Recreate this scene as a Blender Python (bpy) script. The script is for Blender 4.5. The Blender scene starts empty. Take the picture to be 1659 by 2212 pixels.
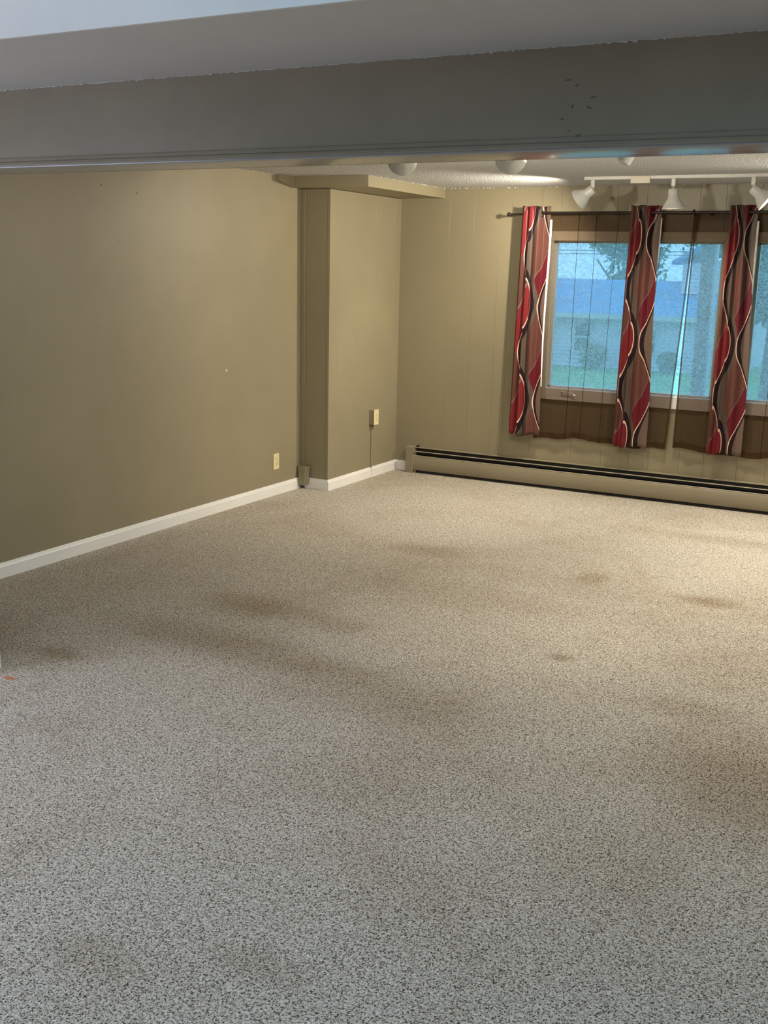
import bpy, bmesh, math, random
from mathutils import Vector, Matrix
random.seed(7)
S = bpy.context.scene
C = bpy.context.collection
PI = math.pi

# ------------------------------------------------------------------ camera
cd = bpy.data.cameras.new('camera'); cam = bpy.data.objects.new('camera', cd); C.objects.link(cam)
cd.sensor_fit = 'HORIZONTAL'; cd.sensor_width = 36.0; cd.lens = 2317.5 / 1659 * 36.0
cd.clip_start = 0.05; cd.clip_end = 300
_p, _y, _r = 0.2232, 0.4899, -0.0225
_f = Vector((-math.sin(_y)*math.cos(_p), math.cos(_y)*math.cos(_p), -math.sin(_p)))
_R = Vector((math.cos(_y), math.sin(_y), 0)); _U = _R.cross(_f)
_R2 = _R*math.cos(_r) - _U*math.sin(_r); _U2 = _R*math.sin(_r) + _U*math.cos(_r)
cam.matrix_world = Matrix(((_R2.x, _U2.x, -_f.x, 0), (_R2.y, _U2.y, -_f.y, 0), (_R2.z, _U2.z, -_f.z, 1.6707), (0, 0, 0, 1)))
S.camera = cam

# ------------------------------------------------------------------ world, exposure
w = bpy.data.worlds.new('overcast_sky'); S.world = w; w.use_nodes = True
wn = w.node_tree.nodes; wl = w.node_tree.links
bg = wn['Background']; bg.inputs['Color'].default_value = (0.29, 0.64, 1.0, 1); bg.inputs['Strength'].default_value = 3.9
S.view_settings.view_transform = 'Standard'; S.view_settings.look = 'None'
S.view_settings.gamma = 1; S.view_settings.use_curve_mapping = False
S.view_settings.exposure = 0.30

def area(name, loc, direction, sx, sy, power, col):
    l = bpy.data.lights.new(name, 'AREA'); l.shape = 'RECTANGLE'; l.size = sx; l.size_y = sy; l.energy = power; l.color = col
    o = bpy.data.objects.new(name, l); C.objects.link(o); o.location = loc
    o.rotation_euler = Vector(direction).to_track_quat('-Z', 'Y').to_euler(); return o
# area lamps added for daylight, in front of the opaque near window and skylight
area('added_daylight_left', (-4.36, 1.25, 1.25), (1, 0.1, -0.6), 1.5, 1.3, 50, (0.76, 0.80, 1.0))
area('added_daylight_top', (-2.5, 1.22, 3.93), (-0.1, 0.45, -1), 1.7, 0.7, 24, (0.95, 0.92, 1.0))

# ------------------------------------------------------------------ dimensions
XL, YB, YP, XP = -4.423, 8.018, 6.906, -4.181
H = 2.30; ZS = 2.222; XS, YS = -3.787, 6.7625
XR = 1.9; YN = -2.4; HN = 4.0
BZ, BT, BF, BK, BU = 1.981, 2.237, 2.812, 2.997, 2.191

# ------------------------------------------------------------------ node helpers
class N:
    """tiny expression builder over math nodes"""
    def __init__(s, t, sock): s.t = t; s.s = sock
    def _m(s, op, o=None, rev=False):
        n = s.t.nodes.new('ShaderNodeMath'); n.operation = op
        ins = [s, o] if not rev else [o, s]
        for i, v in enumerate(ins):
            if v is None: continue
            if isinstance(v, N): s.t.links.new(v.s, n.inputs[i])
            else: n.inputs[i].default_value = v
        return N(s.t, n.outputs[0])
    def __add__(s, o): return s._m('ADD', o)
    __radd__ = __add__
    def __sub__(s, o): return s._m('SUBTRACT', o)
    def __rsub__(s, o): return s._m('SUBTRACT', o, True)
    def __mul__(s, o): return s._m('MULTIPLY', o)
    __rmul__ = __mul__
    def __truediv__(s, o): return s._m('DIVIDE', o)
    def gt(s, o): return s._m('GREATER_THAN', o)
    def lt(s, o): return s._m('LESS_THAN', o)
    def cos(s): return s._m('COSINE')
    def fract(s): return s._m('FRACT')
    def abs(s): return s._m('ABSOLUTE')
    def pow(s, o): return s._m('POWER', o)
    def sqrt(s): return s._m('SQRT')
    def smooth(s, a, b, c=0.0, d=1.0):
        n = s.t.nodes.new('ShaderNodeMapRange'); n.interpolation_type = 'SMOOTHSTEP'
        s.t.links.new(s.s, n.inputs[0])
        for i, v in zip((1, 2, 3, 4), (a, b, c, d)): n.inputs[i].default_value = v
        return N(s.t, n.outputs[0])

def mixc(t, fac, a, b, mode='MIX'):
    n = t.nodes.new('ShaderNodeMix'); n.data_type = 'RGBA'; n.blend_type = mode
    fi, ai, bi = n.inputs[0], n.inputs[6], n.inputs[7]
    for s, v in ((fi, fac), (ai, a), (bi, b)):
        if isinstance(v, N): t.links.new(v.s, s)
        elif hasattr(v, 'is_output'): t.links.new(v, s)
        elif isinstance(v, (int, float)): s.default_value = v
        else: s.default_value = (*v, 1)
    return n.outputs[2]

def new_mat(name):
    m = bpy.data.materials.new(name); m.use_nodes = True
    return m, m.node_tree, m.node_tree.nodes['Principled BSDF']

def coord(t, which='Object'):
    n = t.nodes.get('tc') or t.nodes.new('ShaderNodeTexCoord'); n.name = 'tc'
    return n.outputs[which]

def noise(t, scale, detail=3, rough=0.5, dist=0.0, vec=None):
    n = t.nodes.new('ShaderNodeTexNoise'); n.inputs['Scale'].default_value = scale
    n.inputs['Detail'].default_value = detail; n.inputs['Roughness'].default_value = rough; n.inputs['Distortion'].default_value = dist
    t.links.new(vec if vec is not None else coord(t), n.inputs['Vector'])
    return N(t, n.outputs['Fac'])

def bump(t, b, h, strength, dist):
    n = t.nodes.new('ShaderNodeBump'); n.inputs['Strength'].default_value = strength; n.inputs['Distance'].default_value = dist
    t.links.new(h.s, n.inputs['Height']); t.links.new(n.outputs[0], b.inputs['Normal'])

def paint(name, col, rough=0.5, var=0.06, bs=0.15, nscale=60, spec=0.5, bdist=0.002):
    m, t, b = new_mat(name)
    big = noise(t, 1.7, 4, 0.6).smooth(0.3, 0.7, 1-var, 1+var)
    n = t.nodes.new('ShaderNodeVectorMath'); n.operation = 'SCALE'; n.inputs[0].default_value = col
    t.links.new(big.s, n.inputs['Scale']); t.links.new(n.outputs[0], b.inputs['Base Color'])
    b.inputs['Roughness'].default_value = rough; b.inputs['Specular IOR Level'].default_value = spec
    if bs: bump(t, b, noise(t, nscale, 4, 0.6), bs, bdist)
    return m

def plain(name, col, rough=0.4, metal=0.0, spec=0.5):
    m, t, b = new_mat(name)
    v = noise(t, 30, 3).smooth(0.25, 0.75, 0.93, 1.05)
    n = t.nodes.new('ShaderNodeVectorMath'); n.operation = 'SCALE'; n.inputs[0].default_value = col
    t.links.new(v.s, n.inputs['Scale']); t.links.new(n.outputs[0], b.inputs['Base Color'])
    b.inputs['Roughness'].default_value = rough; b.inputs['Metallic'].default_value = metal; b.inputs['Specular IOR Level'].default_value = spec
    return m

# ------------------------------------------------------------------ materials
WALLC = (0.276, 0.236, 0.152)
M = {}
M['wall'] = paint('tan_wall_paint', WALLC, 0.42, 0.05, 0.12, 90)
M['panel'] = paint('tan_panelling_paint', (0.265, 0.229, 0.148), 0.40, 0.04, 0.15, 70)
M['beam'] = paint('brown_beam_paint', (0.300, 0.252, 0.182), 0.38, 0.10, 0.25, 25)
M['cap'] = paint('glossy_beam_cap', (0.34, 0.33, 0.315), 0.20, 0.05, 0.05, 12, 0.5)
M['white'] = paint('white_trim_paint', (0.82, 0.80, 0.77), 0.35, 0.04, 0.1, 40)
M['casing'] = paint('window_casing_paint', (0.72, 0.67, 0.54), 0.4, 0.04, 0.1, 40)
M['near_ceiling'] = paint('smooth_ceiling_paint', (0.60, 0.58, 0.55), 0.7, 0.03, 0.25, 140)
M['almond'] = plain('almond_plastic', (0.72, 0.63, 0.36), 0.35)
M['slot'] = plain('dark_slot', (0.03, 0.025, 0.02), 0.6)
M['bronze'] = plain('dark_bronze', (0.035, 0.024, 0.020), 0.3, 0.6)
M['lamp_white'] = plain('white_enamel', (0.66, 0.66, 0.63), 0.25)
M['track_white'] = plain('white_track_metal', (0.72, 0.70, 0.66), 0.35)
M['heater'] = paint('tan_heater_enamel', (0.255, 0.218, 0.150), 0.32, 0.05, 0.03, 30)
M['heater_lip'] = plain('bright_metal_edge', (0.44, 0.38, 0.29), 0.3)
M['black'] = plain('black_metal', (0.012, 0.012, 0.012), 0.5)
M['cover'] = paint('tan_pipe_cover_paint', (0.25, 0.2, 0.135), 0.4, 0.15, 0.5, 60)
M['lining'] = plain('white_lining_cloth', (0.85, 0.83, 0.80), 0.9)
M['scuff'] = plain('dark_scuff', (0.12, 0.09, 0.06), 0.7)
M['scuff_soft'] = plain('faint_scuff', (0.14, 0.115, 0.08), 0.6)
M['chip'] = plain('white_plaster_chip', (0.85, 0.83, 0.80), 0.8)

# popcorn ceiling
m, t, b = new_mat('popcorn_ceiling')
v = t.nodes.new('ShaderNodeTexVoronoi'); v.inputs['Scale'].default_value = 80; t.links.new(coord(t), v.inputs['Vector'])
nn = noise(t, 90, 3, 0.6)
hgt = N(t, v.outputs['Distance'])*-0.8 + nn
t.links.new(mixc(t, nn.smooth(0.40, 0.56), (0.47, 0.465, 0.46), (0.68, 0.675, 0.67)), b.inputs['Base Color'])
b.inputs['Roughness'].default_value = 0.95; bump(t, b, hgt, 1.0, 0.009)
M['popcorn'] = m

# carpet
m, t, b = new_mat('frieze_carpet')
P = coord(t)
dw = noise(t, 60, 2, 0.5)
v = t.nodes.new('ShaderNodeTexVoronoi'); v.inputs['Scale'].default_value = 120; v.inputs['Randomness'].default_value = 1
mp = t.nodes.new('ShaderNodeMixRGB'); mp.blend_type = 'ADD'; mp.inputs[0].default_value = 0.006
wob = t.nodes.new('ShaderNodeTexNoise'); wob.inputs['Scale'].default_value = 90; t.links.new(P, wob.inputs['Vector'])
t.links.new(P, mp.inputs[1]); t.links.new(wob.outputs['Color'], mp.inputs[2]); t.links.new(mp.outputs[0], v.inputs['Vector'])
tuft = N(t, v.outputs['Distance'])
n1 = noise(t, 235, 1.5, 0.5, 0.5); n2 = noise(t, 112, 2, 0.55, 0.5); n3 = noise(t, 30, 4, 0.6); n4 = noise(t, 1.1, 4, 0.6, 0.6)
rdg = (noise(t, 120, 1, 0.5, 0.8) - 0.5).abs()*2.2
h = n1*0.58 + n2*0.42 + rdg*0.20 + (n3 - 0.5)*0.10
c1 = mixc(t, h.smooth(0.435, 0.53), (0.095, 0.076, 0.052), (0.73, 0.66, 0.55))
c2 = mixc(t, h.smooth(0.54, 0.68), c1, (0.965, 0.905, 0.81))
c3 = mixc(t, tuft.smooth(0.4, 0.8, 0.0, 0.30), c2, (0.16, 0.13, 0.10))
soil = n4.smooth(0.42, 0.68, 0.0, 0.34)
c4 = mixc(t, soil, c3, (0.66, 0.56, 0.44), 'MULTIPLY')
# darker spots of the carpet, partly soiling, each at its own place on the floor
sx = t.nodes.new('ShaderNodeSeparateXYZ'); t.links.new(P, sx.inputs[0])
X_, Y_ = N(t, sx.outputs[0]), N(t, sx.outputs[1])
wv = (noise(t, 3.2, 4, 0.6) - 0.5)*0.55
SPOTS = [(-2.97, 4.26, .34, .17, .45), (-2.75, 3.72, .75, .20, .50), (-3.32, 3.25, .14, .08, .5), (-1.03, 5.57, .22, .09, .55),
         (-1.05, 7.0, .9, .14, .35), (-0.46, 3.45, .30, .42, .50), (-1.71, 1.75, .16, .09, .30), (-1.34, 1.91, .16, .07, .30), (-2.72, 5.71, .30, .14, .30),
         (-1.42, 4.36, .07, .05, .6), (-2.47, 4.23, .16, .12, .35), (-1.69, 5.66, .10, .14, .45), (-2.2, 5.0, .9, .25, .25), (-0.79, 4.08, .25, .12, .3), (-1.9, 3.55, .6, .25, .35)]
col = c4
for (x0, y0, rx, ry, k) in SPOTS:
    dx = (X_ - x0)/rx; dy = (Y_ - y0)/ry
    d = (dx*dx + dy*dy).sqrt() + wv*1.6
    col = mixc(t, d.smooth(0.2, 1.35, k, 0.0), col, (0.52, 0.42, 0.30), 'MULTIPLY')
dx = X_ + 3.285; dy = Y_ - 2.93
d = (dx*dx*1.0 + dy*dy*5.0).sqrt()
col = mixc(t, d.smooth(0.015, 0.05, 0.8, 0.0), col, (0.62, 0.20, 0.08))
t.links.new(col, b.inputs['Base Color'])
b.inputs['Roughness'].default_value = 1.0; b.inputs['Specular IOR Level'].default_value = 0.05
bump(t, b, h*1.0 - tuft*0.25 + n3*0.4, 1.0, 0.012)
M['carpet'] = m

# printed curtain, waves laid out in cloth metres (u across, v = height)
m, t, b = new_mat('wave_print_satin')
uv = t.nodes.new('ShaderNodeUVMap'); sp = t.nodes.new('ShaderNodeSeparateXYZ'); t.links.new(uv.outputs[0], sp.inputs[0])
s_, z_ = N(t, sp.outputs[0]), N(t, sp.outputs[1])
tt = ((1.935 - z_)/0.73 + 4.0).fract()
def wave(ph): return ((tt - ph)*(2*PI)).cos()
sA = 0.048 + wave(0.0)*0.036; sB = 0.170 - wave(0.03)*0.040
wA = 0.0135 + wave(0.08)*0.004
tc = (tt + 0.5).fract() - 0.5
TAUPE, BROWN, RED, BURG, DARK, CREAM, GREY = (0.100, 0.072, 0.058), (0.118, 0.046, 0.036), (0.185, 0.022, 0.026), (0.115, 0.011, 0.018), (0.020, 0.010, 0.014), (0.80, 0.52, 0.40), (0.17, 0.12, 0.12)
fL = tc + s_*5.0 - 0.06
left = mixc(t, fL.gt(0.0), BROWN, RED)
left = mixc(t, fL.abs().lt(0.018), left, GREY)
sC = 0.105 + wave(0.0)*0.028
midc = mixc(t, s_.gt(sC), TAUPE, BROWN)
fD = s_ - 0.178 + (tt - 0.45)*0.24
low = tt.gt(0.42)
midc = mixc(t, (s_ - sC).gt(0.0)*fD.gt(0.0)*low, midc, BURG)
midc = mixc(t, (s_ - sC).gt(0.0)*fD.abs().lt(0.0018)*low, midc, GREY)
base = mixc(t, s_.gt(sA), left, midc)
base = mixc(t, s_.gt(sB), base, (0.140, 0.092, 0.072))
dA = s_ - sA; dB = s_ - sB
base = mixc(t, dB.gt(0.0)*(dB - (0.012 + wave(0.0)*0.006)).lt(0.0), base, DARK)
base = mixc(t, (dB + 0.0015).abs().lt(0.0022), base, CREAM)
base = mixc(t, (dA - wA).abs().lt(wA), base, DARK)
base = mixc(t, dA.abs().lt(0.0026), base, CREAM)
t.links.new(base, b.inputs['Base Color'])
b.inputs['Roughness'].default_value = 0.42; b.inputs['Specular IOR Level'].default_value = 0.25
bump(t, b, noise(t, 500, 2), 0.2, 0.0006)
M['curtain'] = m

def mixed(name, fac, col, transl=0.5, tint=(1, 1, 1), nz=None):
    """cloth / mesh that lets a share of the light straight through"""
    m = bpy.data.materials.new(name); m.use_nodes = True; t = m.node_tree; t.nodes.clear()
    out = t.nodes.new('ShaderNodeOutputMaterial'); mx = t.nodes.new('ShaderNodeMixShader'); my = t.nodes.new('ShaderNodeMixShader')
    tr = t.nodes.new('ShaderNodeBsdfTransparent'); tr.inputs[0].default_value = (*tint, 1)
    df = t.nodes.new('ShaderNodeBsdfDiffuse'); df.inputs[0].default_value = (*col, 1)
    tl = t.nodes.new('ShaderNodeBsdfTranslucent'); tl.inputs[0].default_value = (*col, 1)
    my.inputs[0].default_value = transl; t.links.new(df.outputs[0], my.inputs[1]); t.links.new(tl.outputs[0], my.inputs[2])
    if nz: t.links.new(noise(t, nz[0], 2, 0.7).smooth(0.35, 0.65, nz[1], nz[2]).s, mx.inputs[0])
    else: mx.inputs[0].default_value = fac
    t.links.new(tr.outputs[0], mx.inputs[1]); t.links.new(my.outputs[0], mx.inputs[2]); t.links.new(mx.outputs[0], out.inputs[0])
    return m
M['sheer'] = mixed('brown_voile', 0, (0.040, 0.018, 0.009), 0.35, (1, 0.93, 0.87), (220, 0.50, 0.62))
M['sheer_hem'] = mixed('brown_voile_hem', 0.8, (0.07, 0.036, 0.018), 0.3)
M['screen'] = mixed('hazy_screen_mesh', 0, (0.75, 0.80, 0.86), 0.75, (1, 1, 1), (95, 0.35, 0.80))  # mesh made pale and dense to lay haze over the outdoors

m = bpy.data.materials.new('window_glass'); m.use_nodes = True; t = m.node_tree; t.nodes.clear()
out = t.nodes.new('ShaderNodeOutputMaterial'); mx = t.nodes.new('ShaderNodeMixShader'); tr = t.nodes.new('ShaderNodeBsdfTransparent'); gl = t.nodes.new('ShaderNodeBsdfGlossy')
gl.inputs['Roughness'].default_value = 0.02; mx.inputs[0].default_value = 0.06; tr.inputs[0].default_value = (0.93, 0.98, 1, 1)
t.links.new(tr.outputs[0], mx.inputs[1]); t.links.new(gl.outputs[0], mx.inputs[2]); t.links.new(mx.outputs[0], out.inputs[0])
M['glass'] = m

def emis(name, col, k):
    m, t, b = new_mat(name); b.inputs['Base Color'].default_value = (*col, 1)
    b.inputs['Emission Color'].default_value = (*col, 1); b.inputs['Emission Strength'].default_value = k
    return m
WARM = (1.0, 0.905, 0.73)
M['bulb_on'] = emis('lit_bulb', (1.0, 0.88, 0.72), 14)
M['bulb_off'] = plain('unlit_bulb', (0.75, 0.73, 0.70), 0.2)

# outdoors
M['grass'] = paint('lawn_grass', (0.18, 0.38, 0.12), 0.9, 0.25, 0.6, 8)
M['siding'] = paint('pale_siding', (0.70, 0.66, 0.74), 0.6, 0.06, 0.1, 20)
M['shingle'] = paint('blue_grey_shingles', (0.13, 0.32, 0.60), 0.8, 0.2, 0.5, 6)
M['post'] = paint('weathered_post_paint', (0.30, 0.22, 0.19), 0.7, 0.1, 0.3, 30)
M['post_white'] = paint('white_post_trim', (0.6, 0.6, 0.6), 0.6)
M['leaf'] = paint('tree_leaves', (0.10, 0.15, 0.09), 0.8, 0.4, 0, 10)
M['leaf_light'] = paint('shrub_leaves', (0.17, 0.22, 0.10), 0.8, 0.4, 0, 10)
M['bark'] = paint('tree_bark', (0.12, 0.09, 0.07), 0.9, 0.2, 0.5, 20)
M['dark_glass'] = plain('dark_window_glass', (0.05, 0.06, 0.07), 0.1)

# ------------------------------------------------------------------ mesh helpers
def BM(): return bmesh.new()
def box(bm, x0, x1, y0, y1, z0, z1):
    vs = [bm.verts.new(p) for p in ((x0,y0,z0),(x1,y0,z0),(x1,y1,z0),(x0,y1,z0),(x0,y0,z1),(x1,y0,z1),(x1,y1,z1),(x0,y1,z1))]
    for f in ((3,2,1,0),(4,5,6,7),(0,1,5,4),(1,2,6,5),(2,3,7,6),(3,0,4,7)): bm.faces.new([vs[i] for i in f])
    return vs
def bbox(x0, x1, y0, y1, z0, z1, bev=0.0, seg=2):
    bm = BM(); box(bm, x0, x1, y0, y1, z0, z1)
    if bev: bmesh.ops.bevel(bm, geom=bm.edges[:], offset=bev, segments=seg, affect='EDGES', profile=0.6)
    return bm
def prism(pts, a, b, axis='x'):
    """extrude a closed profile (list of 2-tuples) from a to b along an axis"""
    bm = BM()
    def P(u, v, k): return (k, u, v) if axis == 'x' else ((u, k, v) if axis == 'y' else (u, v, k))
    A = [bm.verts.new(P(u, v, a)) for u, v in pts]; B = [bm.verts.new(P(u, v, b)) for u, v in pts]
    n = len(pts)
    for i in range(n): bm.faces.new((A[i], A[(i+1) % n], B[(i+1) % n], B[i]))
    bm.faces.new(A[::-1]); bm.faces.new(B)
    bmesh.ops.recalc_face_normals(bm, faces=bm.faces[:]); return bm
def frame_of(d):
    d = Vector(d).normalized(); a = Vector((0, 0, 1)) if abs(d.z) < 0.9 else Vector((0, 1, 0))
    u = d.cross(a).normalized(); return d, u, d.cross(u).normalized()
def lathe(bm, org, d, prof, n=28, cap0=False, cap1=False):
    """profile [(distance along d, radius)]"""
    d, u, v = frame_of(d); org = Vector(org); rings = []
    for (h, r) in prof:
        rings.append([bm.verts.new(org + d*h + (u*math.cos(2*PI*i/n) + v*math.sin(2*PI*i/n))*r) for i in range(n)])
    for A, B in zip(rings, rings[1:]):
        for i in range(n): bm.faces.new((A[i], A[(i+1) % n], B[(i+1) % n], B[i]))
    if cap0: bm.faces.new(rings[0][::-1])
    if cap1: bm.faces.new(rings[-1])
    return bm
def tube(bm, a, b, r, n=14):
    a = Vector(a); b = Vector(b); return lathe(bm, a, b - a, [(0, r), ((b-a).length, r)], n, True, True)
def ball(bm, c, r, sc=(1, 1, 1), sub=2):
    g = bmesh.ops.create_icosphere(bm, subdivisions=sub, radius=r)
    for v in g['verts']: v.co = Vector((v.co.x*sc[0], v.co.y*sc[1], v.co.z*sc[2])) + Vector(c)
    return bm
def obj(name, bm, mat, parent=None, smooth=False):
    me = bpy.data.meshes.new(name); bm.normal_update(); bm.to_mesh(me); bm.free()
    o = bpy.data.objects.new(name, me); C.objects.link(o)
    if mat is not None: me.materials.append(mat if not isinstance(mat, str) else M[mat])
    if smooth:
        for p in me.polygons: p.use_smooth = True
        if smooth == 'auto':
            me.set_sharp_from_angle(angle=math.radians(40))
    if parent is not None:
        o.parent = parent; o.location = -Vector(parent.location) if parent.type == 'EMPTY' else (0, 0, 0)
    return o
def tag(o, label=None, cat=None, group=None, kind=None):
    if label: o['label'] = label
    if cat: o['category'] = cat
    if group: o['group'] = group
    if kind: o['kind'] = kind
    return o
def thing(name, loc, label, cat, group=None, kind=None):
    o = bpy.data.objects.new(name, None); C.objects.link(o); o.location = loc; o.empty_display_size = 0.1
    return tag(o, label, cat, group, kind)
def struct(name, bm, mat, label=None, parent=None):
    o = obj(name, bm, mat, parent)
    if parent is None:
        o['kind'] = 'structure'
        o['category'] = name.split('_')[0] if name.split('_')[0] in ('wall', 'floor', 'ceiling', 'window', 'baseboard', 'trim', 'beam') else 'trim'
        if label: o['label'] = label
    return o

# ================================================================== ROOM SHELL
struct('floor', bbox(XL-0.1, XR+0.1, YN-0.1, YB+0.1, -0.12, 0.0), 'carpet', 'beige speckled frieze carpet with partly soiled brown patches')
struct('ceiling', bbox(XL-0.1, XR+0.1, BF+0.02, YB+0.1, H, H+0.12), 'popcorn', 'white popcorn textured ceiling of the far room')
WL = struct('wall_left', bbox(XL-0.12, XL, BK-0.17, YB+0.1, 0, H), 'wall', 'long plain tan painted wall on the left')
struct('wall_right', bbox(XR, XR+0.12, YN, YB+0.1, 0, H), 'wall', 'tan side wall right of the frame')
# near room
struct('wall_front', bbox(XL-0.12, XR+0.12, YN-0.12, YN, 0, HN), 'wall', 'tan wall behind the viewer')
nl = struct('wall_near', bbox(XL-0.12, XL, YN-0.12, 0.45, 0, HN), 'wall', 'tan near-room side wall with an added window')
for a in ((2.05, BK-0.175, 0, HN), (0.45, 2.05, 0, 0.55), (0.45, 2.05, 1.95, HN)):
    obj('wall_panel', bbox(XL-0.12, XL, a[0], a[1], a[2], a[3]), 'wall', nl)
struct('ceiling_near', bbox(XL-0.1, XR+0.1, YN-0.1, BU-0.02, HN, HN+0.1), 'near_ceiling', 'smooth white raised ceiling of the near room')
# dropped bulkhead in front of the beam: upright face and underside
sf = BM(); box(sf, XL-0.1, XR+0.1, BU, BF+0.0, BT, HN+0.1)
struct('ceiling_bulkhead', sf, 'near_ceiling', 'smooth white dropped bulkhead in front of the brown beam')
obj('lit_face', bbox(XL, XR, BU-0.012, BU-0.001, BT, HN), 'white', bpy.data.objects['ceiling_bulkhead'])  # painted lighter than the bulkhead to carry some of the face's lit brightness
# stub wall under the left end of the beam
stub = struct('wall_stub', bbox(XL, -3.44, BF+0.01, BK-0.005, 0, BZ), 'wall', 'short tan wall stub under the left end of the beam')
obj('baseboard', bbox(-3.44, -3.400, BF+0.012, BK-0.004, 0.0, 0.08, 0.003), 'white', stub)

# beam
bm_ = struct('beam', bbox(XL-0.1, XR+0.1, BF, BK, BZ+0.012, BT+0.30), 'beam', 'deep brown painted beam crossing below the ceiling')
mz = BZ
obj('moulding', prism([(BF, mz+0.034), (BF-0.004, mz+0.033), (BF-0.006, mz+0.028), (BF-0.006, mz+0.022), (BF-0.012, mz+0.018), (BF-0.014, mz+0.010), (BF-0.012, mz+0.0065), (BF, mz+0.006)], XL, XR), 'beam', bm_, 'auto')
obj('moulding', prism([(BK, mz+0.034), (BK+0.005, mz+0.032), (BK+0.008, mz+0.026), (BK+0.014, mz+0.015), (BK+0.016, mz+0.004), (BK+0.012, mz), (BK, mz)], XL, XR), 'beam', bm_, 'auto')
cp = obj('cap_board', bbox(XL, XR, BF-0.006, BK+0.006, BZ, BZ+0.0118, 0.004, 3), 'cap', bm_, 'auto'); cp['label'] = 'glossy lighter board closing the underside of the beam'
# ragged white paint/plaster edge where bulkhead meets beam
rg = BM(); x = XL
while x < XR:
    wd = random.uniform(0.003, 0.014); k = random.random()
    hgt = random.uniform(0.0006, 0.0020) if k < 0.9 else random.uniform(0.002, 0.004)
    if random.random() < 0.75: box(rg, x, x+wd, BF-0.004, BF+0.0, BT-hgt, BT+0.001)
    x += wd
o = obj('plaster_crumbs', rg, 'near_ceiling', bm_); o['kind'] = 'stuff'; o['label'] = 'ragged white plaster edge along the top of the beam'
# scuffs on the beam
for (sx0, sz0, a, l) in ((-0.965, 2.14, 0.3, 0.012), (-0.975, 2.09, 1.2, 0.01), (-0.93, 2.085, -0.5, 0.016), (-0.99, 2.155, 0.1, 0.018), (-0.92, 2.11, 0.2, 0.02), (-0.98, 2.03, 0.1, 0.01), (-1.0, 2.06, 0.3, 0.014), (-0.955, 2.018, 0.5, 0.02)):
    bm = BM(); n = 8; vs = []
    for i in range(n):
        th = 2*PI*i/n; px = math.cos(th)*l*0.6*random.uniform(.6, 1); pz = math.sin(th)*0.0028*random.uniform(.6, 1)
        vs.append((sx0+px*math.cos(a)-pz*math.sin(a), sz0+px*math.sin(a)+pz*math.cos(a)))
    obj('scuff_mark', prism(vs, BF-0.0008, BF+0.001, 'y'), 'scuff_soft', bm_)

# corner chase (boxed-in corner)
ch = struct('wall_corner', bbox(XL, XP, YP, YB, 0, ZS), 'panel', 'tan boxed-in chase filling the far left corner')
py0 = [YP, 7.02, 7.29, 7.60, 7.66, 7.90, YB]
for a, b2 in zip(py0, py0[1:]):
    obj('panel', bbox(XP, XP+0.004, a+0.0003, b2-0.0003, 0.0, ZS, 0.0006, 1), 'panel', ch)
obj('corner_bead', bbox(XP-0.018, XP+0.006, YP-0.005, YP, 0.085, ZS, 0.002, 2), 'panel', ch)
o = obj('pipe_strip', bbox(XL, XL+0.036, YP-0.010, YP, 0.085, ZS, 0.002, 1), 'panel', ch)
# soffit over the chase
so = struct('trim_1', bbox(XL, XS-0.016, YS+0.016, YB, ZS+0.003, H), 'panel', 'tan boxed soffit above the corner chase')
obj('fascia_board', bbox(XL, XS-0.0165, YS, YS+0.0155, ZS, H, 0.0015, 1), 'panel', so)
obj('fascia_board', bbox(XS-0.016, XS, YS, YB, ZS, H, 0.0015, 1), 'panel', so)
bm = BM()
pts = [(6.565, H), (6.565, 2.258), (YS-0.001, ZS+0.0), (YS-0.001, H)]
pr = prism(pts, XL, XL+0.028); obj('tapered_board', pr, 'panel', so); bm.free()
# crumbs along wall/ceiling joint
rg = BM()
for k in range(260):
    x = random.uniform(XS, XR); r = random.uniform(0.002, 0.0055); box(rg, x-r, x+r, YB-2.2*r, YB, H-r*random.uniform(.4, 1.6), H+0.001)
for k in range(60):
    y = random.uniform(YS, YB); r = random.uniform(0.002, 0.005); box(rg, XS-0.001, XS+2*r, y-r, y+r, H-r*1.2, H+0.001)
for k in range(90):
    y = random.uniform(BK, YS); r = random.uniform(0.002, 0.005); box(rg, XL, XL+2*r, y-r, y+r, H-r, H+0.001)
o = obj('texture_crumbs', rg, 'popcorn', bpy.data.objects['ceiling']); o['kind'] = 'stuff'

# back wall: backing with window openings + grooved panelling boards
W1 = (-2.857, -1.604, 0.795, 1.900); W2 = (-1.366, -0.112, 0.795, 1.900)
bw = struct('wall_back', bbox(XL-0.1, W1[0]-0.02, YB+0.006, YB+0.13, 0, H), 'panel', 'tan grooved panelling wall around the far window')
for a in ((W1[1]+0.02, W2[0]-0.02, 0, H), (W2[1]+0.02, XR+0.1, 0, H), (W1[0]-0.02, W1[1]+0.02, 0, W1[2]-0.02), (W1[0]-0.02, W1[1]+0.02, W1[3]+0.02, H),
          (W2[0]-0.02, W2[1]+0.02, 0, W1[2]-0.02), (W2[0]-0.02, W2[1]+0.02, W1[3]+0.02, H)):
    obj('backing', bbox(a[0], a[1], YB+0.006, YB+0.13, a[2], a[3]), 'panel', bw)
gx = [XP, -3.739, -3.528, -3.317, -3.214, -2.980, -2.966, -2.815, -2.631, -2.388, -2.17, -2.02, -1.79, -1.61, -1.37, -1.17, -1.02, -0.79, -0.60, -0.36, -0.16, 0.05, 0.25, 0.47, 0.66, 0.9, 1.1, 1.3, 1.5, 1.7, XR]
CO = (-2.935, -0.034, 0.70, 1.974)   # outer casing
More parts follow.
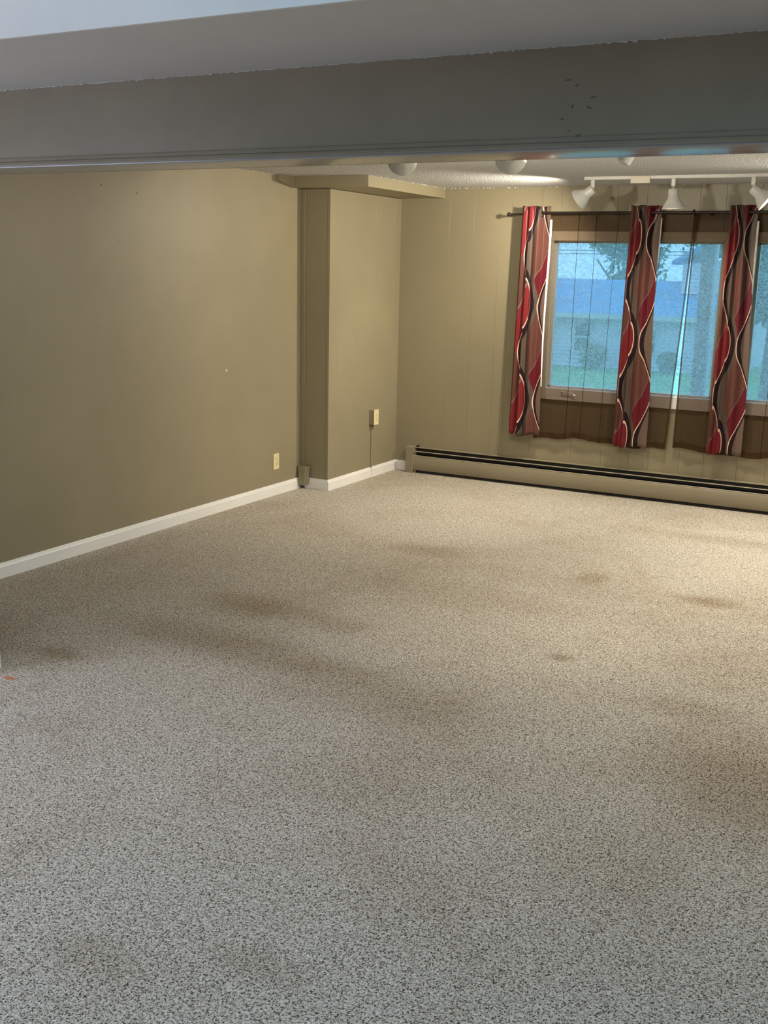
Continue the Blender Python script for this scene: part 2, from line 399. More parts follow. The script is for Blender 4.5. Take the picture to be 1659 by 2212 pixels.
for a, b2 in zip(gx, gx[1:]):
    spans = [(0, H)]
    if b2 > CO[0]+0.02 and a < CO[1]-0.02: spans = [(0, CO[2]+0.01), (CO[3]-0.01, H)]
    for z0, z1 in spans: obj('panel', bbox(a+0.0005, b2-0.0005, YB, YB+0.006, z0, z1, 0.0008, 1), 'panel', bw)

# baseboards
def base_x(name, x0, x1, y, par=None):   # faces -Y
    return prism([(y, 0), (y-0.013, 0), (y-0.013, 0.062), (y-0.009, 0.070), (y-0.006, 0.080), (y-0.004, 0.083), (y, 0.083)], x0, x1)
def base_y(x, y0, y1):                  # faces +X
    return prism([(x, 0), (x+0.013, 0), (x+0.013, 0.062), (x+0.009, 0.070), (x+0.006, 0.080), (x+0.004, 0.083), (x, 0.083)], y0, y1, 'y')
bl = struct('baseboard_left', base_y(XL, BK, 5.40), 'white', 'white baseboard along the left wall')
obj('board', base_y(XL, 5.402, YP-0.013), 'white', bl)
bc = struct('baseboard_corner', base_x('', XL+0.045, XP+0.004, YP), 'white', 'white baseboard around the corner chase')
obj('board', base_y(XP+0.004, YP-0.013, 7.566), 'white', bc)
obj('board', base_y(XP+0.004, 7.588, YB), 'white', bc)
cb = BM(); 
for i in range(6):
    z0 = 0.0 + i*0.013; wd = 0.024 - 0.002*i
    box(cb, XP+0.004, XP+0.011-0.001*i, 7.577-wd/2, 7.577+wd/2, z0, z0+0.0135)
obj('caulk', cb, 'white', bc)
struct('baseboard_back', base_x('', XP+0.004, -4.042, YB), 'white', 'short white baseboard between chase and heater')
# blemishes on left wall
def disc_x(name, y, z, ry, rz, mat, par):
    bm = BM(); n = 9; pts = [(y+ry*math.cos(2*PI*i/n)*random.uniform(.7, 1), z+rz*math.sin(2*PI*i/n)*random.uniform(.7, 1)) for i in range(n)]
    bm.free(); return obj(name, prism(pts, XL-0.001, XL+0.0012), mat, par)
disc_x('plaster_chip', 5.964, 0.970, 0.009, 0.008, 'chip', WL)
disc_x('nail_hole', 5.106, 2.073, 0.004, 0.008, 'scuff', WL)
disc_x('nail_hole', 4.806, 2.095, 0.005, 0.006, 'scuff', WL)
disc_x('nail_hole', 6.20, 1.63, 0.003, 0.006, 'scuff', WL)
disc_x('smudge', 4.941, 1.794, 0.010, 0.009, 'cover', WL)

# near window and skylight, added out of view to account for the daylight
def win_frame_y(name, y0, y1, z0, z1, label):
    bm = BM()
    for a in ((y0-.05, y0+.02, z0-.05, z1+.05), (y1-.02, y1+.05, z0-.05, z1+.05), (y0, y1, z0-.05, z0+.02), (y0, y1, z1-.02, z1+.05)):
        box(bm, XL-0.10, XL+0.02, a[0], a[1], a[2], a[3])
    return struct(name, bm, 'white', label)
n3 = win_frame_y('window_3', 0.45, 2.05, 0.55, 1.95, 'near-room side window, added out of view for daylight')
obj('pane', bbox(XL-0.06, XL-0.055, 0.46, 2.04, 0.56, 1.94), 'glass', n3)
obj('sky_block', bbox(XL-0.04, XL-0.036, 0.46, 2.04, 0.56, 1.94), 'lining', n3)  # added opaque sheet keeps the sky out; the area lamp gives the daylight
sk = BM()
for a in ((-3.12, -3.05, 0.83, 1.67), (-1.35, -1.28, 0.83, 1.67), (-3.12, -1.28, 0.83, 0.90), (-3.12, -1.28, 1.60, 1.67)): box(sk, a[0], a[1], a[2], a[3], HN-0.06, HN)
sk_ = struct('window_4', sk, 'white', 'skylight frame in the high ceiling of the near room')
obj('pane', bbox(-3.05, -1.35, 0.90, 1.60, HN-0.02, HN-0.012), 'lining', sk_)  # opaque sheet on a solid ceiling; the lamp below gives the light

# ================================================================== FAR WINDOW
def make_window(name, W, label, ox0, ox1):
    z0, z1 = W[2], W[3]
    bm = BM(); y0, y1 = YB-0.016, YB+0.006
    root = struct(name, bbox(ox0, ox1, y0, y1, z1+0.004, CO[3], 0.003, 1), 'casing', label)
    obj('casing_board', bbox(ox0, W[0]-0.004, y0, y1, CO[2], z1+0.0035, 0.003, 1), 'casing', root)
    obj('casing_board', bbox(W[1]+0.004, ox1, y0, y1, CO[2], z1+0.0035, 0.003, 1), 'casing', root)
    sill = obj('sill', bbox(W[0]-0.0035, W[1]+0.0035, YB-0.020, YB+0.10, CO[2], z0-0.004, 0.003, 1), 'white', root)
    bm.free()
    fr = BM()
    for a in ((W[0]-0.02, W[0]+0.012, z0-0.02, z1+0.02), (W[1]-0.012, W[1]+0.02, z0-0.02, z1+0.02), (W[0], W[1], z0-0.003, z0+0.010), (W[0], W[1], z1-0.010, z1+0.02)):
        box(fr, a[0], a[1], YB+0.035, YB+0.075, a[2], a[3])
    obj('sash_frame', fr, 'white', root)
    obj('pane', bbox(W[0]+0.004, W[1]-0.004, YB+0.052, YB+0.056, z0+0.004, z1-0.004), 'glass', root)
    g = BM(); vs = [g.verts.new(p) for p in ((W[0], YB+0.082, z0), (W[1], YB+0.082, z0), (W[1], YB+0.082, z1), (W[0], YB+0.082, z1))]; g.faces.new(vs)
    obj('hazy_insect_screen', g, 'screen', root)
    return root
w1 = make_window('window_1', W1, 'wide window pane behind brown sheers', CO[0], -1.487)
w2 = make_window('window_2', W2, 'window pane at the right edge of the frame', -1.485, CO[1])
cr = BM(); tube(cr, (-2.72, YB-0.035, 0.765), (-2.64, YB-0.035, 0.762), 0.004); tube(cr, (-2.64, YB-0.035, 0.762), (-2.61, YB-0.035, 0.745), 0.004); tube(cr, (-2.72, YB-0.035, 0.765), (-2.72, YB-0.012, 0.765), 0.006)
obj('crank_handle', cr, 'track_white', w1, True)

# ================================================================== BASEBOARD HEATER
hx0, hx1 = -3.975, 1.2
ht = thing('baseboard_heater', (-3.0, YB-0.035, 0), 'long tan baseboard heater on the back wall below the curtains', 'heater')
obj('back_plate', prism([(YB-0.001, 0.012), (YB-0.001, 0.216), (YB-0.040, 0.2125), (YB-0.041, 0.209), (YB-0.038, 0.2095), (YB-0.004, 0.212), (YB-0.004, 0.012)], hx0, hx1), 'heater', ht)
obj('inner_core', bbox(hx0, hx1, YB-0.050, YB-0.005, 0.024, 0.120), 'black', ht)
obj('slot_shade', bbox(hx0, hx1, YB-0.0065, YB-0.0045, 0.12, 0.2095), 'black', ht)  # black sheet puts the slot's shade into the colour
lp = obj('damper_edge', bbox(hx0, hx1, YB-0.0700, YB-0.058, 0.1805, 0.1855, 0.001, 1), 'heater_lip', ht)
obj('front_panel', prism([(YB-0.062, 0.146), (YB-0.070, 0.146), (YB-0.076, 0.138), (YB-0.076, 0.030), (YB-0.073, 0.026), (YB-0.071, 0.030), (YB-0.071, 0.137), (YB-0.062, 0.142)], hx0, hx1), 'heater', ht, 'auto')
obj('front_lip', bbox(hx0, hx1, YB-0.0745, YB-0.064, 0.1455, 0.150, 0.001, 1), 'heater_lip', ht)
ec = prism([(YB-0.001, 0.0), (YB-0.001, 0.226), (YB-0.045, 0.226), (YB-0.081, 0.215), (YB-0.081, 0.0)], -4.040, -3.972)
bmesh.ops.bevel(ec, geom=ec.edges[:], offset=0.002, segments=1, affect='EDGES')
obj('end_cap', ec, 'heater', ht)
obj('cap_hook', bbox(-3.972, -3.945, YB-0.02, YB-0.004, 0.214, 0.226, 0.002, 1), 'black', ht)
for x in (-3.962, -2.4, -0.9, 0.6): obj('foot_bracket', bbox(x, x+0.008, YB-0.066, YB-0.006, 0.0, 0.022), 'heater_lip' if x < -3.9 else 'black', ht)
obj('gap_shade', bbox(hx0, hx1, YB-0.05, YB-0.012, 0.002, 0.018), 'black', ht)  # black strip put in for the shade under the heater

# ================================================================== OUTLETS, PIPE COVER
def outlet_parts(root, X, yc, zc, wy=0.072, hz=0.118):
    pl = obj('cover_plate', bbox(X, X+0.005, yc-wy/2, yc+wy/2, zc-hz/2, zc+hz/2, 0.002, 2), 'almond', root)
    for s in (-1, 1):
        r = BM(); lathe(r, (X+0.004, yc, zc+s*0.0195), (1, 0, 0), [(0, 0.0165), (0.002, 0.0165), (0.0028, 0.0150)], 20, False, True)
        rc = obj('receptacle', r, 'almond', root)
        sl = BM()
        for dy in (-0.0055, 0.0055): box(sl, X+0.0065, X+0.0074, yc+dy-0.0012, yc+dy+0.0012, zc+s*0.0195-0.001, zc+s*0.0195+0.008)
        lathe(sl, (X+0.0065, yc, zc+s*0.0195-0.008), (1, 0, 0), [(0, 0.0028), (0.0009, 0.0028)], 10, False, True)
        q = obj('slots', sl, 'slot', rc); q.location = (0, 0, 0)
    sc = BM(); lathe(sc, (X+0.0045, yc, zc), (1, 0, 0), [(0, 0.0034), (0.0012, 0.003)], 10, False, True); obj('screw', sc, 'heater_lip', root)
o1 = thing('wall_outlet', (XL, 6.565, 0.252), 'almond duplex outlet flush on the long left wall', 'outlet')
outlet_parts(o1, XL, 6.565, 0.252)
o2 = thing('surface_outlet', (XP, 7.575, 0.495), 'almond duplex outlet on a raised tan box on the corner chase', 'outlet')
XB = XP+0.004
obj('outlet_box', bbox(XB, XB+0.044, 7.541, 7.609, 0.436, 0.556, 0.003, 2), 'panel', o2)
outlet_parts(o2, XB+0.044, 7.575, 0.497, 0.074, 0.124)
cdt = obj('conduit', bbox(XB, XB+0.010, 7.570, 7.584, 0.083, 0.436, 0.002, 1), 'panel', o2)
obj('knockout', bbox(XB+0.004, XB+0.016, 7.590, 7.600, 0.420, 0.437), 'cover', o2)
obj('knockout', bbox(XB+0.004, XB+0.016, 7.552, 7.560, 0.422, 0.437), 'cover', o2)
pc = BM()
vs = box(pc, XL+0.001, XL+0.092, YP-0.058, YP-0.001, 0.052, 0.176)
bmesh.ops.bevel(pc, geom=[e for e in pc.edges if abs((e.verts[0].co-e.verts[1].co).z) > 0.05], offset=0.012, segments=3, affect='EDGES')
rnd = random.Random(3)
for v in pc.verts:
    if v.co.z < 0.06: v.co.z += rnd.uniform(-0.030, 0.012); v.co.x += (XL+0.045 - v.co.x)*0.18
tp = obj('pipe_cover', pc, 'wall', None, 'auto'); tag(tp, 'small ragged tan pipe cover in the corner above the baseboard', 'pipe cover')

# ================================================================== CURTAIN ROD, CURTAINS, SHEERS
YR = YB - 0.10; ZR = 2.104
rod = thing('curtain_rod', (-3.19, YR, ZR), 'thin dark bronze curtain rod across the window', 'curtain rod')
rb = BM(); tube(rb, (-3.175, YR, ZR-0.010), (-2.93, YR, ZR-0.002), 0.0065); tube(rb, (-2.935, YR, ZR), (0.16, YR, ZR), 0.0095)
obj('pole', rb, 'bronze', rod, 'auto')
for xe, sg in ((-3.172, -1), (0.16, 1)):
    f = BM(); lathe(f, (xe, YR, ZR-0.010 if sg < 0 else ZR), (sg, 0, 0), [(0, .0075), (.006, .011), (.010, .007), (.014, .0085), (.020, .0145), (.030, .016), (.038, .012), (.043, .003)], 18, True, True)
    obj('finial', f, 'bronze', rod, True)
for xb in (-1.805,):
    j = BM(); lathe(j, (xb-0.012, YR, ZR), (1, 0, 0), [(0, .0100), (.003, .0125), (.02, .0125), (.024, .0100)], 16, True, True); ball(j, (xb, YR-.002, ZR+0.014), 0.007)
    obj('joint', j, 'bronze', rod, True)
for xb in (-3.02, -1.70, 0.02):
    j = BM(); tube(j, (xb, YR+0.008, ZR-0.004), (xb, YB-0.004, ZR-0.004), 0.005); lathe(j, (xb, YB-0.006, ZR-0.004), (0, 1, 0), [(0, .018), (.005, .018)], 16, True, True)
    obj('bracket', j, 'bronze', rod, 'auto')

def curtain(x0t, x1t, x0b, x1b, zt, zb, seed, phase, lin, label):
    rd = random.Random(seed); NX, NZ = 96, 56
    root = thing('patterned_curtain', ((x0t+x1t)/2, YR, zb), label, 'curtain', None)
    bm = BM(); uvl = bm.loops.layers.uv.new('UVMap'); grid = []
    a1 = rd.uniform(-.2, .2)
    def prof(s, k, v):
        # pleats: two tight folds on the left, a broad leaf, then the leading edge turned back behind the rod
        q = s/0.2
        if q < 0.45: d = -0.024 + 0.020*math.cos(2*PI*(q/0.225) + a1 + 0.35*math.sin(v*3+seed)) * (0.75+0.5*k)
        else: d = -0.024 + 0.020*math.cos(a1 + 0.35*math.sin(v*3+seed))*(0.75+0.5*k)*max(0, 1-(q-.45)/.2) - 0.012*math.sin(min(1, (q-.45)/.3)*PI)
        e = (q-0.66)/0.12; e = 0 if e < 0 else (1 if e > 1 else e*e*(3-2*e))
        return d + e*(0.052 + 0.004*math.sin(9*q+v*2))
    for j in range(NZ+1):
        k = j/NZ; row = []
        for i in range(NX+1):
            q = i/NX; s = q*0.2
            xl = x0t + (x0b-x0t)*k; xr = x1t + (x1b-x1t)*k
            bulge = 0.006*math.sin(k*PI*2.2+seed)
            x = xl + (xr-xl)*q + bulge*q + 0.006*math.sin(2*PI*q/0.225)*(q < 0.45)
            y = YR + prof(s, k, k*1.7)
            z = zt + (zb-zt)*k
            if k > 0.9: z += 0.010*math.sin(q*9+seed)*(k-0.9)*10
            if k < 0.02: z += 0.003*math.sin(q*14+seed)
            row.append((bm.verts.new((x, y, z)), s, z))
        grid.append(row)
    for j in range(NZ):
        for i in range(NX):
            q = (grid[j][i], grid[j+1][i], grid[j+1][i+1], grid[j][i+1])
            f = bm.faces.new([g[0] for g in q])
            for lp, g in zip(f.loops, q):
                fold = 0.008*math.sin(2*PI*g[1]/0.045)*(g[1] < 0.09)
                lp[uvl].uv = (g[1] + phase[0] + fold, g[2] + phase[1])
    o = obj('panel_cloth', bm, 'curtain', root, True)
    md = o.modifiers.new('thick', 'SOLIDIFY'); md.thickness = 0.0016
    # white lining at the leading edge
    bm = BM(); prev = None
    z = lin[0]; n = 30
    for j in range(n+1):
        k = (lin[0] - (lin[0]-lin[1])*j/n); kk = (zt-k)/(zt-zb)
        xr = x1t + (x1b-x1t)*kk + 0.006*math.sin(kk*PI*2.2+seed)
        wd = lin[2]*(1-(j/n)**2*0.75)
        y = YR + prof(0.2, kk, kk*1.7)
        a = bm.verts.new((xr-0.001, y-0.0015, k)); b_ = bm.verts.new((xr+wd, y+0.006, k)); c_ = bm.verts.new((xr+wd, y+0.009, k)); d_ = bm.verts.new((xr-0.001, y+0.004, k))
        cur = (a, b_, c_, d_)
        if prev:
            for q in range(4): bm.faces.new((prev[q], prev[(q+1) % 4], cur[(q+1) % 4], cur[q]))
        prev = cur
    l = obj('lining', bm, 'lining', root); l['label'] = 'white lining showing at the right edge'
    # grommet where the rod leaves the cloth
    xg = x0t + (x1t-x0t)*0.715
    for (xx, tilt) in ((xg, 0.35),):
        g = BM(); mt = []
        R0, r0 = 0.0215, 0.0058
        dd, uu, vv = frame_of((1, -0.75, 0.0))
        ring = []
        for i in range(28):
            th = 2*PI*i/28; c = Vector((xx, YR, ZR-0.006)) + (uu*math.cos(th)+vv*math.sin(th))*R0
            rr = (uu*math.cos(th)+vv*math.sin(th))
            ring.append([g.verts.new(c + (rr*math.cos(2*PI*q/8)+dd*math.sin(2*PI*q/8))*r0) for q in range(8)])
        for i in range(28):
            A, B = ring[i], ring[(i+1) % 28]
            for q in range(8): g.faces.new((A[q], A[(q+1) % 8], B[(q+1) % 8], B[q]))
        obj('grommet', g, 'bronze', root, True)
    # rod pocket seam near the top and hem seam
    return root
curtain(-3.085, -2.880, -3.118, -2.880, 2.152, 0.412, 1, (-0.02, 0.502), (2.055, 0.80, 0.012), 'leftmost red and taupe wave-print curtain, nearest the rod finial')
curtain(-2.252, -2.044, -2.276, -2.026, 2.152, 0.402, 2, (0.0, 0.0), (2.065, 1.75, 0.005), 'middle red and taupe wave-print curtain, between the two sheer-covered panes')
curtain(-1.556, -1.376, -1.580, -1.332, 2.150, 0.415, 3, (0.0, 0.0), (2.045, 1.55, 0.012), 'rightmost red and taupe wave-print curtain, below the glowing lamp head')

def sheer(name, x0t, x1t, x0b, x1b, zt, zb, folds, seed, label, edges=(0, 0)):
    rd = random.Random(seed); root_cols = []; 
    # column list (u, depth) with tight z-folds inserted
    us = []; n = 90
    for i in range(n+1): us.append((i/n, 0.0))
    for f in folds:
        us += [(f+0.0005, -0.004), (f+0.0110, -0.004), (f+0.0010, 0.001), (f+0.0115, 0.001)]
    base = [u for u in us if u[1] == 0.0]
    seq = []
    for u in base:
        seq.append(u)
        for f in folds:
            if u[0] <= f < u[0]+1/n: seq += [(f+0.004, -0.003), (f+0.001, -0.0045), (f+0.0045, -0.006)]
    seq2 = []
    for u in seq: seq2.append(u)
    bm = BM(); NZ = 44; grid = []
    for j in range(NZ+1):
        k = j/NZ; row = []
        xl = x0t+(x0b-x0t)*k; xr = x1t+(x1b-x1t)*k
        for (u, d) in seq2:
            y = YR + 0.058 + 0.007*math.sin(u*31+seed+0.6*math.sin(k*3)) + 0.004*math.sin(u*73+seed*2+k*1.3) + d
            z = zt + (zb-zt)*k + (0.012*math.sin(u*8+seed) + 0.006*math.sin(u*23))*max(0, (k-.6)/.4)
            # small crumple near the hem
            cx, cz = 0.36, 0.80
            r2 = ((u-cx)/0.10)**2 + ((k-cz)/0.10)**2
            if seed == 5: y += 0.010*math.exp(-r2)*math.sin((u-cx)*160 + (k-cz)*40)
            x = xl+(xr-xl)*u + 0.004*math.sin(k*5+u*20+seed)
            row.append(bm.verts.new((x, y, z)))
        grid.append(row)
    for j in range(NZ):
        for i in range(len(seq2)-1): bm.faces.new((grid[j][i], grid[j+1][i], grid[j+1][i+1], grid[j][i+1]))
    top = [v.co.copy() for v in grid[0]]; bot = [v.co.copy() for v in grid[-1]]
    root = obj(name, bm, 'sheer', None, True); tag(root, label, 'curtain')
    hm = BM(); a = [hm.verts.new(c+Vector((0, -0.0015, 0))) for c in bot]; b_ = [hm.verts.new(c+Vector((0, -0.0015, 0.045))) for c in bot]
    for i in range(len(a)-1): hm.faces.new((a[i], a[i+1], b_[i+1], b_[i]))
    obj('hem', hm, 'sheer_hem', root, True)
    for side, on in enumerate(edges):
        if not on: continue
        em = BM(); pr = None
        col = 0 if side == 0 else -1
        # the doubled side hem of the cloth
        for j in range(NZ+1):
            k = j/NZ; xl = x0t+(x0b-x0t)*k; xr = x1t+(x1b-x1t)*k
            x = (xl if side == 0 else xr); wd = 0.014*(1 if side == 0 else -1)*(1.0-0.35*math.sin(k*PI))
            zz = zt+(zb-zt)*k + (0.012*math.sin((0 if side == 0 else 1)*8+seed))*max(0, (k-.6)/.4)
            y = YR+0.058+0.007*math.sin((0 if side == 0 else 1)*31+seed+0.6*math.sin(k*3))+0.004*math.sin((0 if side == 0 else 1)*73+seed*2+k*1.3)-(0.008 if side == 0 else 0.004)
            cur = (em.verts.new((x, y, zz)), em.verts.new((x+wd, y+0.001, zz)))
            if pr: em.faces.new((pr[0], pr[1], cur[1], cur[0]))
            pr = cur
        obj('side_hem', em, 'sheer_hem', root, True)
    return root
sheer('sheer_curtain', -2.93, -1.800, -2.925, -1.885, 2.100, 0.400, [0.24, 0.36, 0.50, 0.80], 5, 'left brown sheer voile panel over the wide window', (0, 1))
sheer('sheer_curtain', -1.805, -0.62, -1.835, -0.62, 2.100, 0.405, [0.3, 0.52, 0.7], 8, 'right brown sheer voile panel, starting at the rod joint', (1, 0))
sheer('sheer_curtain', -0.62, 0.06, -0.62, 0.06, 2.100, 0.405, [0.2, 0.6], 9, 'brown sheer voile panel beyond the right edge')

# ================================================================== TRACK LIGHTS
def rail(x0, x1, y, label, feed=None):
    r = thing('light_track', (x0, y, H), label, 'light track')
    obj('rail', prism([(y-0.018, H), (y-0.018, H-0.019), (y-0.008, H-0.019), (y-0.008, H-0.012), (y+0.008, H-0.012), (y+0.008, H-0.019), (y+0.018, H-0.019), (y+0.018, H)], x0, x1), 'track_white', r)
    obj('end_cap', bbox(x0-0.004, x0, y-0.019, y+0.019, H-0.021, H, 0.001, 1), 'track_white', r)
    if feed: 
        f = obj('feed_box', bbox(feed[0], feed[1], y-0.026, y+0.026, H-0.046, H-0.001, 0.003, 2), 'almond', r)
        f.data.materials[0] = M['casing']
    return r
rail(-2.40, 1.3, 7.28, 'white light track on the ceiling above the curtains', (-2.085, -1.955))
rail(-2.75, 0.9, 4.88, 'white light track on the ceiling hidden just behind the beam')

def head(x, y, aim, power, label, on=True, zp=2.205, spread=150):
    root = thing('track_light_head', (x, y, H-0.019), label, 'lamp', None)
    obj('mount_block', bbox(x-0.013, x+0.013, y-0.013, y+0.013, H-0.068, H-0.019, 0.003, 2), 'track_white', root)
    a = Vector(aim).normalized()
    piv = Vector((x, y, zp+0.012))
    st = BM(); tube(st, (x, y, H-0.066), piv, 0.005); ball(st, piv, 0.010)
    # shade starts beside the pivot
    side = a.cross(Vector((0, 0, 1)));  side = side.normalized() if side.length > 0.2 else Vector((1, 0, 0))
    org = piv - a*0.008 + Vector((0, 0, -0.006))
    tube(st, piv, org + a*0.02, 0.006)
    obj('stem', st, 'track_white', root, 'auto')
    sh = BM()
    L = 0.122
    KS = 1.12
    outer = [(0.0, 0.020), (0.002, 0.026), (0.010, 0.029), (0.050, 0.030), (0.060, 0.034), (0.100, 0.058), (L-0.004, 0.066), (L, 0.0675)]
    inner = [(L, 0.0655), (L-0.006, 0.063), (0.098, 0.055), (0.060, 0.031), (0.050, 0.027), (0.012, 0.026)]
    lathe(sh, org, a, [(q0*1.04, q1*KS) for q0, q1 in outer + inner], 36, True, True)
    obj('shade', sh, 'lamp_white', root, 'auto')
    bl_ = BM(); lathe(bl_, org, a, [(0.030, 0.014), (0.055, 0.017), (0.080, 0.032), (0.094, 0.037), (0.100, 0.034), (0.104, 0.020), (0.105, 0.004)], 24, True, True)
    bo = obj('bulb', bl_, 'bulb_on' if on else 'bulb_off', root, True)
    if on and power:
        l = bpy.data.lights.new('lamp_light', 'SPOT'); l.energy = power; l.color = WARM; l.shadow_soft_size = 0.03
        l.spot_size = math.radians(spread); l.spot_blend = 0.75
        lo = bpy.data.objects.new('lamp_light', l); C.objects.link(lo); lo.parent = root
        lo.location = org + a*0.108 - Vector(root.location)
        lo.rotation_euler = a.to_track_quat('-Z', 'Y').to_euler()
    return root
F = 7.28
head(-2.345, F, (-0.80, 0.10, -0.55), 132, 'track lamp head at the far track\'s left end, tilted toward the corner', True, 2.215, 150)
head(-1.805, F, (0.06, 0.06, -1.0), 65, 'track lamp head pointing straight down, above the middle curtain')
head(-1.305, F, (0.74, 0.06, -0.60), 85, 'glowing track lamp head tilted right, above the rightmost curtain')
head(-0.60, F, (-0.35, -0.65, -0.7), 125, 'track lamp head past the right edge on the far track')
head(0.10, F, (-0.3, -0.5, -0.8), 120, 'second track lamp head past the right edge on the far track')
Nn = 4.88
head(-2.550, Nn, (-0.42, 0.90, -0.10), 60, 'leftmost lamp dome peeking out under the beam', True, 2.206)
head(-1.985, Nn, (-0.30, 0.95, -0.12), 50, 'middle lamp dome peeking out under the beam', True, 2.203)
head(-1.440, Nn, (0.42, 0.25, 0.87), 32, 'grey lamp cone under the beam, neck down and tilted up right', True, 2.150)
head(-0.35, Nn, (-0.5, -0.1, -0.8), 110, 'lamp head past the right edge on the near track')

# ================================================================== OUTDOORS
gz = -2.25
g = struct('ground', bbox(-70, 40, YB+0.35, 110, gz-0.1, gz), 'grass', 'green lawn outside the window'); g['category'] = 'ground'
def K(x, z): return x*1.5, 1.6707 + (z-1.6707)*1.5
hs = thing('neighbour_house', (-13, 46, gz), 'pale sided neighbouring house with blue-grey roof beyond the lawn', 'house')
Yh = 45.0
def lap_wall(x0, x1, z0, z1, y, name='siding'):
    bm = BM(); z = z0
    while z < z1-0.02:
        zz = min(z+0.16, z1); 
        vs = [bm.verts.new(p) for p in ((x0, y-0.045, z), (x1, y-0.045, z), (x1, y, zz), (x0, y, zz), (x0, y+0.1, z), (x1, y+0.1, z), (x1, y+0.1, zz), (x0, y+0.1, zz))]
        for f in ((0,1,2,3),(5,4,7,6),(1,5,6,2),(4,0,3,7),(0,4,5,1),(3,2,6,7)): bm.faces.new([vs[i] for i in f])
        z = zz
    o = obj(name, bm, 'siding', hs); o['kind'] = 'stuff'; return o
obj('wall', bbox(-22, -9.6, Yh+0.1, Yh+9, gz, -0.05), 'siding', hs)
lap_wall(-22, -9.6, gz, -0.12, Yh)
def roof(pts, name='roof'): return obj(name, prism(pts[0], pts[1], pts[2]), 'shingle', hs)
obj('roof', prism([(Yh-0.6, -0.14), (Yh+4.6, 1.22), (Yh+9.6, -0.14), (Yh+9.6, 0.02), (Yh+4.6, 1.40), (Yh-0.6, 0.04)], -22.6, -9.2), 'shingle', hs)
obj('fascia', bbox(-22.6, -9.2, Yh-0.66, Yh-0.6, -0.18, 0.02), 'post_white', hs)
obj('upper_wall', bbox(-11.1, -8.2, Yh+2.6, Yh+8, gz, 2.20), 'siding', hs)
lap_wall(-11.1, -8.2, 0.9, 2.2, Yh+2.5, 'upper_siding')
obj('upper_roof', prism([(-11.5, 2.1), (-9.65, 3.1), (-7.8, 2.1), (-7.8, 2.25), (-9.65, 3.3), (-11.5, 2.25)], Yh+2.1, Yh+8.4, 'y'), 'shingle', hs)
for (x0, x1, z0, z1) in ((-14.85, -14.2, -1.58, -0.42), (-12.2, -11.4, -1.5, -0.6)):
    f = BM()
    for a in ((x0-.09, x0, z0-.09, z1+.09), (x1, x1+.09, z0-.09, z1+.09), (x0, x1, z0-.09, z0), (x0, x1, z1, z1+.09), (x0, x1, (z0+z1)/2-.03, (z0+z1)/2+.04)):
        box(f, a[0], a[1], Yh-0.10, Yh-0.02, a[2], a[3])
    fo = obj('window_frame', f, 'post_white', hs)
    obj('pane', bbox(x0, x1, Yh-0.055, Yh-0.047, z0, z1), 'dark_glass', fo)
pst = thing('porch_post', (-2.0, 9.5, gz), 'brown porch post with a white edge outside the window', 'post')
obj('shaft', bbox(-2.062, -1.962, 9.45, 9.55, gz+0.2, 3.2, 0.005, 1), 'post', pst)
obj('white_edge', bbox(-1.961, -1.935, 9.46, 9.54, gz+0.2, 3.2, 0.003, 1), 'post_white', pst)
obj('footing', bbox(-2.13, -1.89, 9.38, 9.62, gz, gz+0.2, 0.01, 1), 'siding', pst)
for i, zz in enumerate((1.90, 1.865)):
    wv_ = BM(); pr = None
    n = 24
    for j in range(n):
        xa = -9+14*j/n; xb = -9+14*(j+1)/n
        tube(wv_, (xa, 11.0, zz-0.004*math.cos(xa*.3)), (xb, 11.0, zz-0.004*math.cos(xb*.3)), 0.004, 6)
    o = obj('wire', wv_, 'black', None); tag(o, ('upper' if i == 0 else 'lower') + ' thin dark wire crossing high outside the window', 'wire')
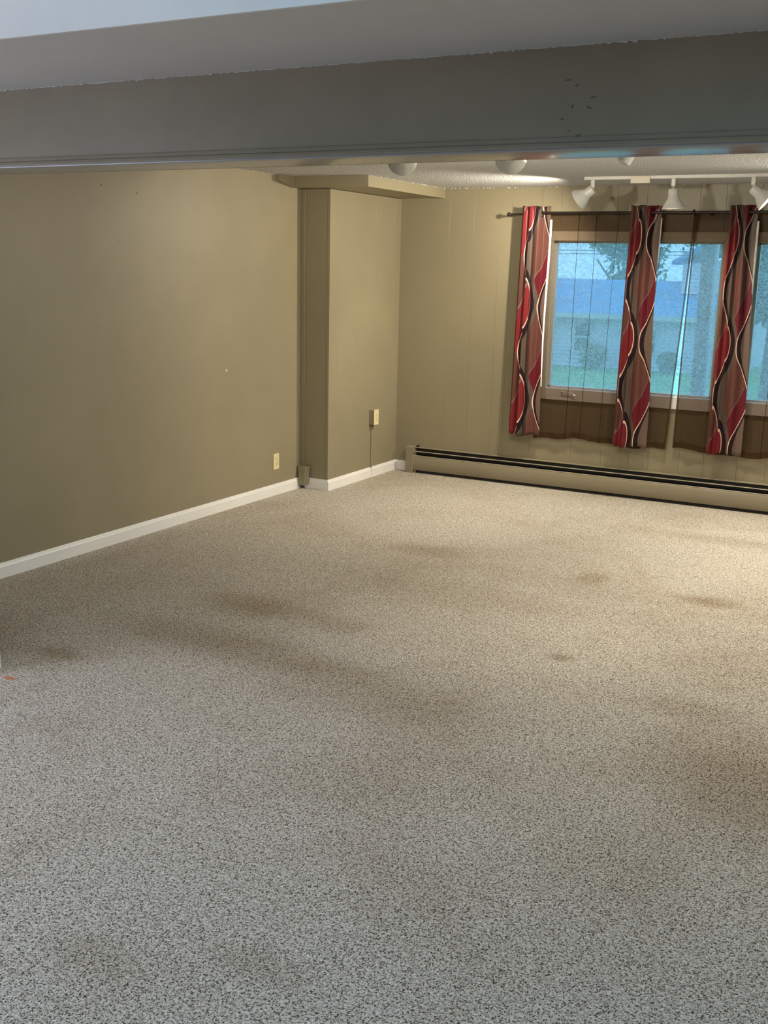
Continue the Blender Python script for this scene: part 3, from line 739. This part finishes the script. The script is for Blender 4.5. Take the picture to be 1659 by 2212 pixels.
def foliage(bm, c, r, n, sz, rd, sq=0.8):
    for _ in range(n):
        d = Vector((rd.gauss(0, 1), rd.gauss(0, 1), rd.gauss(0, 1))).normalized()*(r*rd.random()**0.4); d.z *= sq
        p = Vector(c)+d; u = Vector((rd.gauss(0, 1), rd.gauss(0, 1), rd.gauss(0, 1))).normalized(); v = u.orthogonal().normalized(); s = sz*rd.uniform(.6, 1.3)
        bm.faces.new([bm.verts.new(p+q) for q in (-u*s*.5, v*s*.3, u*s*.5, -v*s*.3)])
TREES = [(-17.0, 58.5, 2.6, 'tree rising over the left end of the neighbouring roof'), (-12.6, 66, 3.6, 'full tree behind the middle of the neighbouring roof'),
         (-8.0, 57.5, 2.6, 'tall tree behind the upper gable'), (-5.2, 34, 1.8, 'leafy tree right of the porch post'), (-24.5, 58, 3.0, 'tree far left of the neighbouring roof'), (-2.2, 28, 1.6, 'tree filling the right-hand pane')]
for i, (x, y, r, lab) in enumerate(TREES):
    rd = random.Random(i+20); tr_ = thing('leafy_tree', (x, y, gz), lab, 'tree', 'trees outside the window')
    tb = BM(); cz = 1.6 if y > 50 else 1.2
    lathe(tb, (x, y, gz), (0, 0, 1), [(0, 0.25), (0.6, 0.18), (cz-gz, 0.09)], 8, True, True)
    for q in range(4):
        an = q*PI/2+0.4; tube(tb, (x, y, cz-1.0), (x+math.cos(an)*r*.5, y+math.sin(an)*r*.5, cz+0.8), 0.05, 6)
    obj('trunk', tb, 'bark', tr_)
    fb = BM()
    for q in range(9):
        foliage(fb, (x+rd.uniform(-.6, .6)*r, y+rd.uniform(-.5, .5)*r, cz+rd.uniform(-.3, .8)*r), r*0.48, 260, 0.30, rd)
    o = obj('foliage', fb, 'leaf', tr_); o['kind'] = 'stuff'
for i, (x, y, r, lab) in enumerate(((-13.6, 43.6, 0.62, 'yellow-green shrub below the neighbouring window'), (-10.5, 43.8, 0.5, 'low shrub by the neighbouring siding'))):
    rd = random.Random(i+50); s = thing('shrub', (x, y, gz), lab, 'shrub', 'shrubs at the neighbouring house')
    tb = BM(); 
    for q in range(5): tube(tb, (x, y, gz), (x+math.cos(q*1.3)*r*.5, y+math.sin(q*1.3)*r*.5, gz+r), 0.02, 5)
    obj('stems', tb, 'bark', s)
    fb = BM(); foliage(fb, (x, y, gz+r*0.95), r, 700, 0.14, rd, 0.9); o = obj('foliage', fb, 'leaf_light', s); o['kind'] = 'stuff'
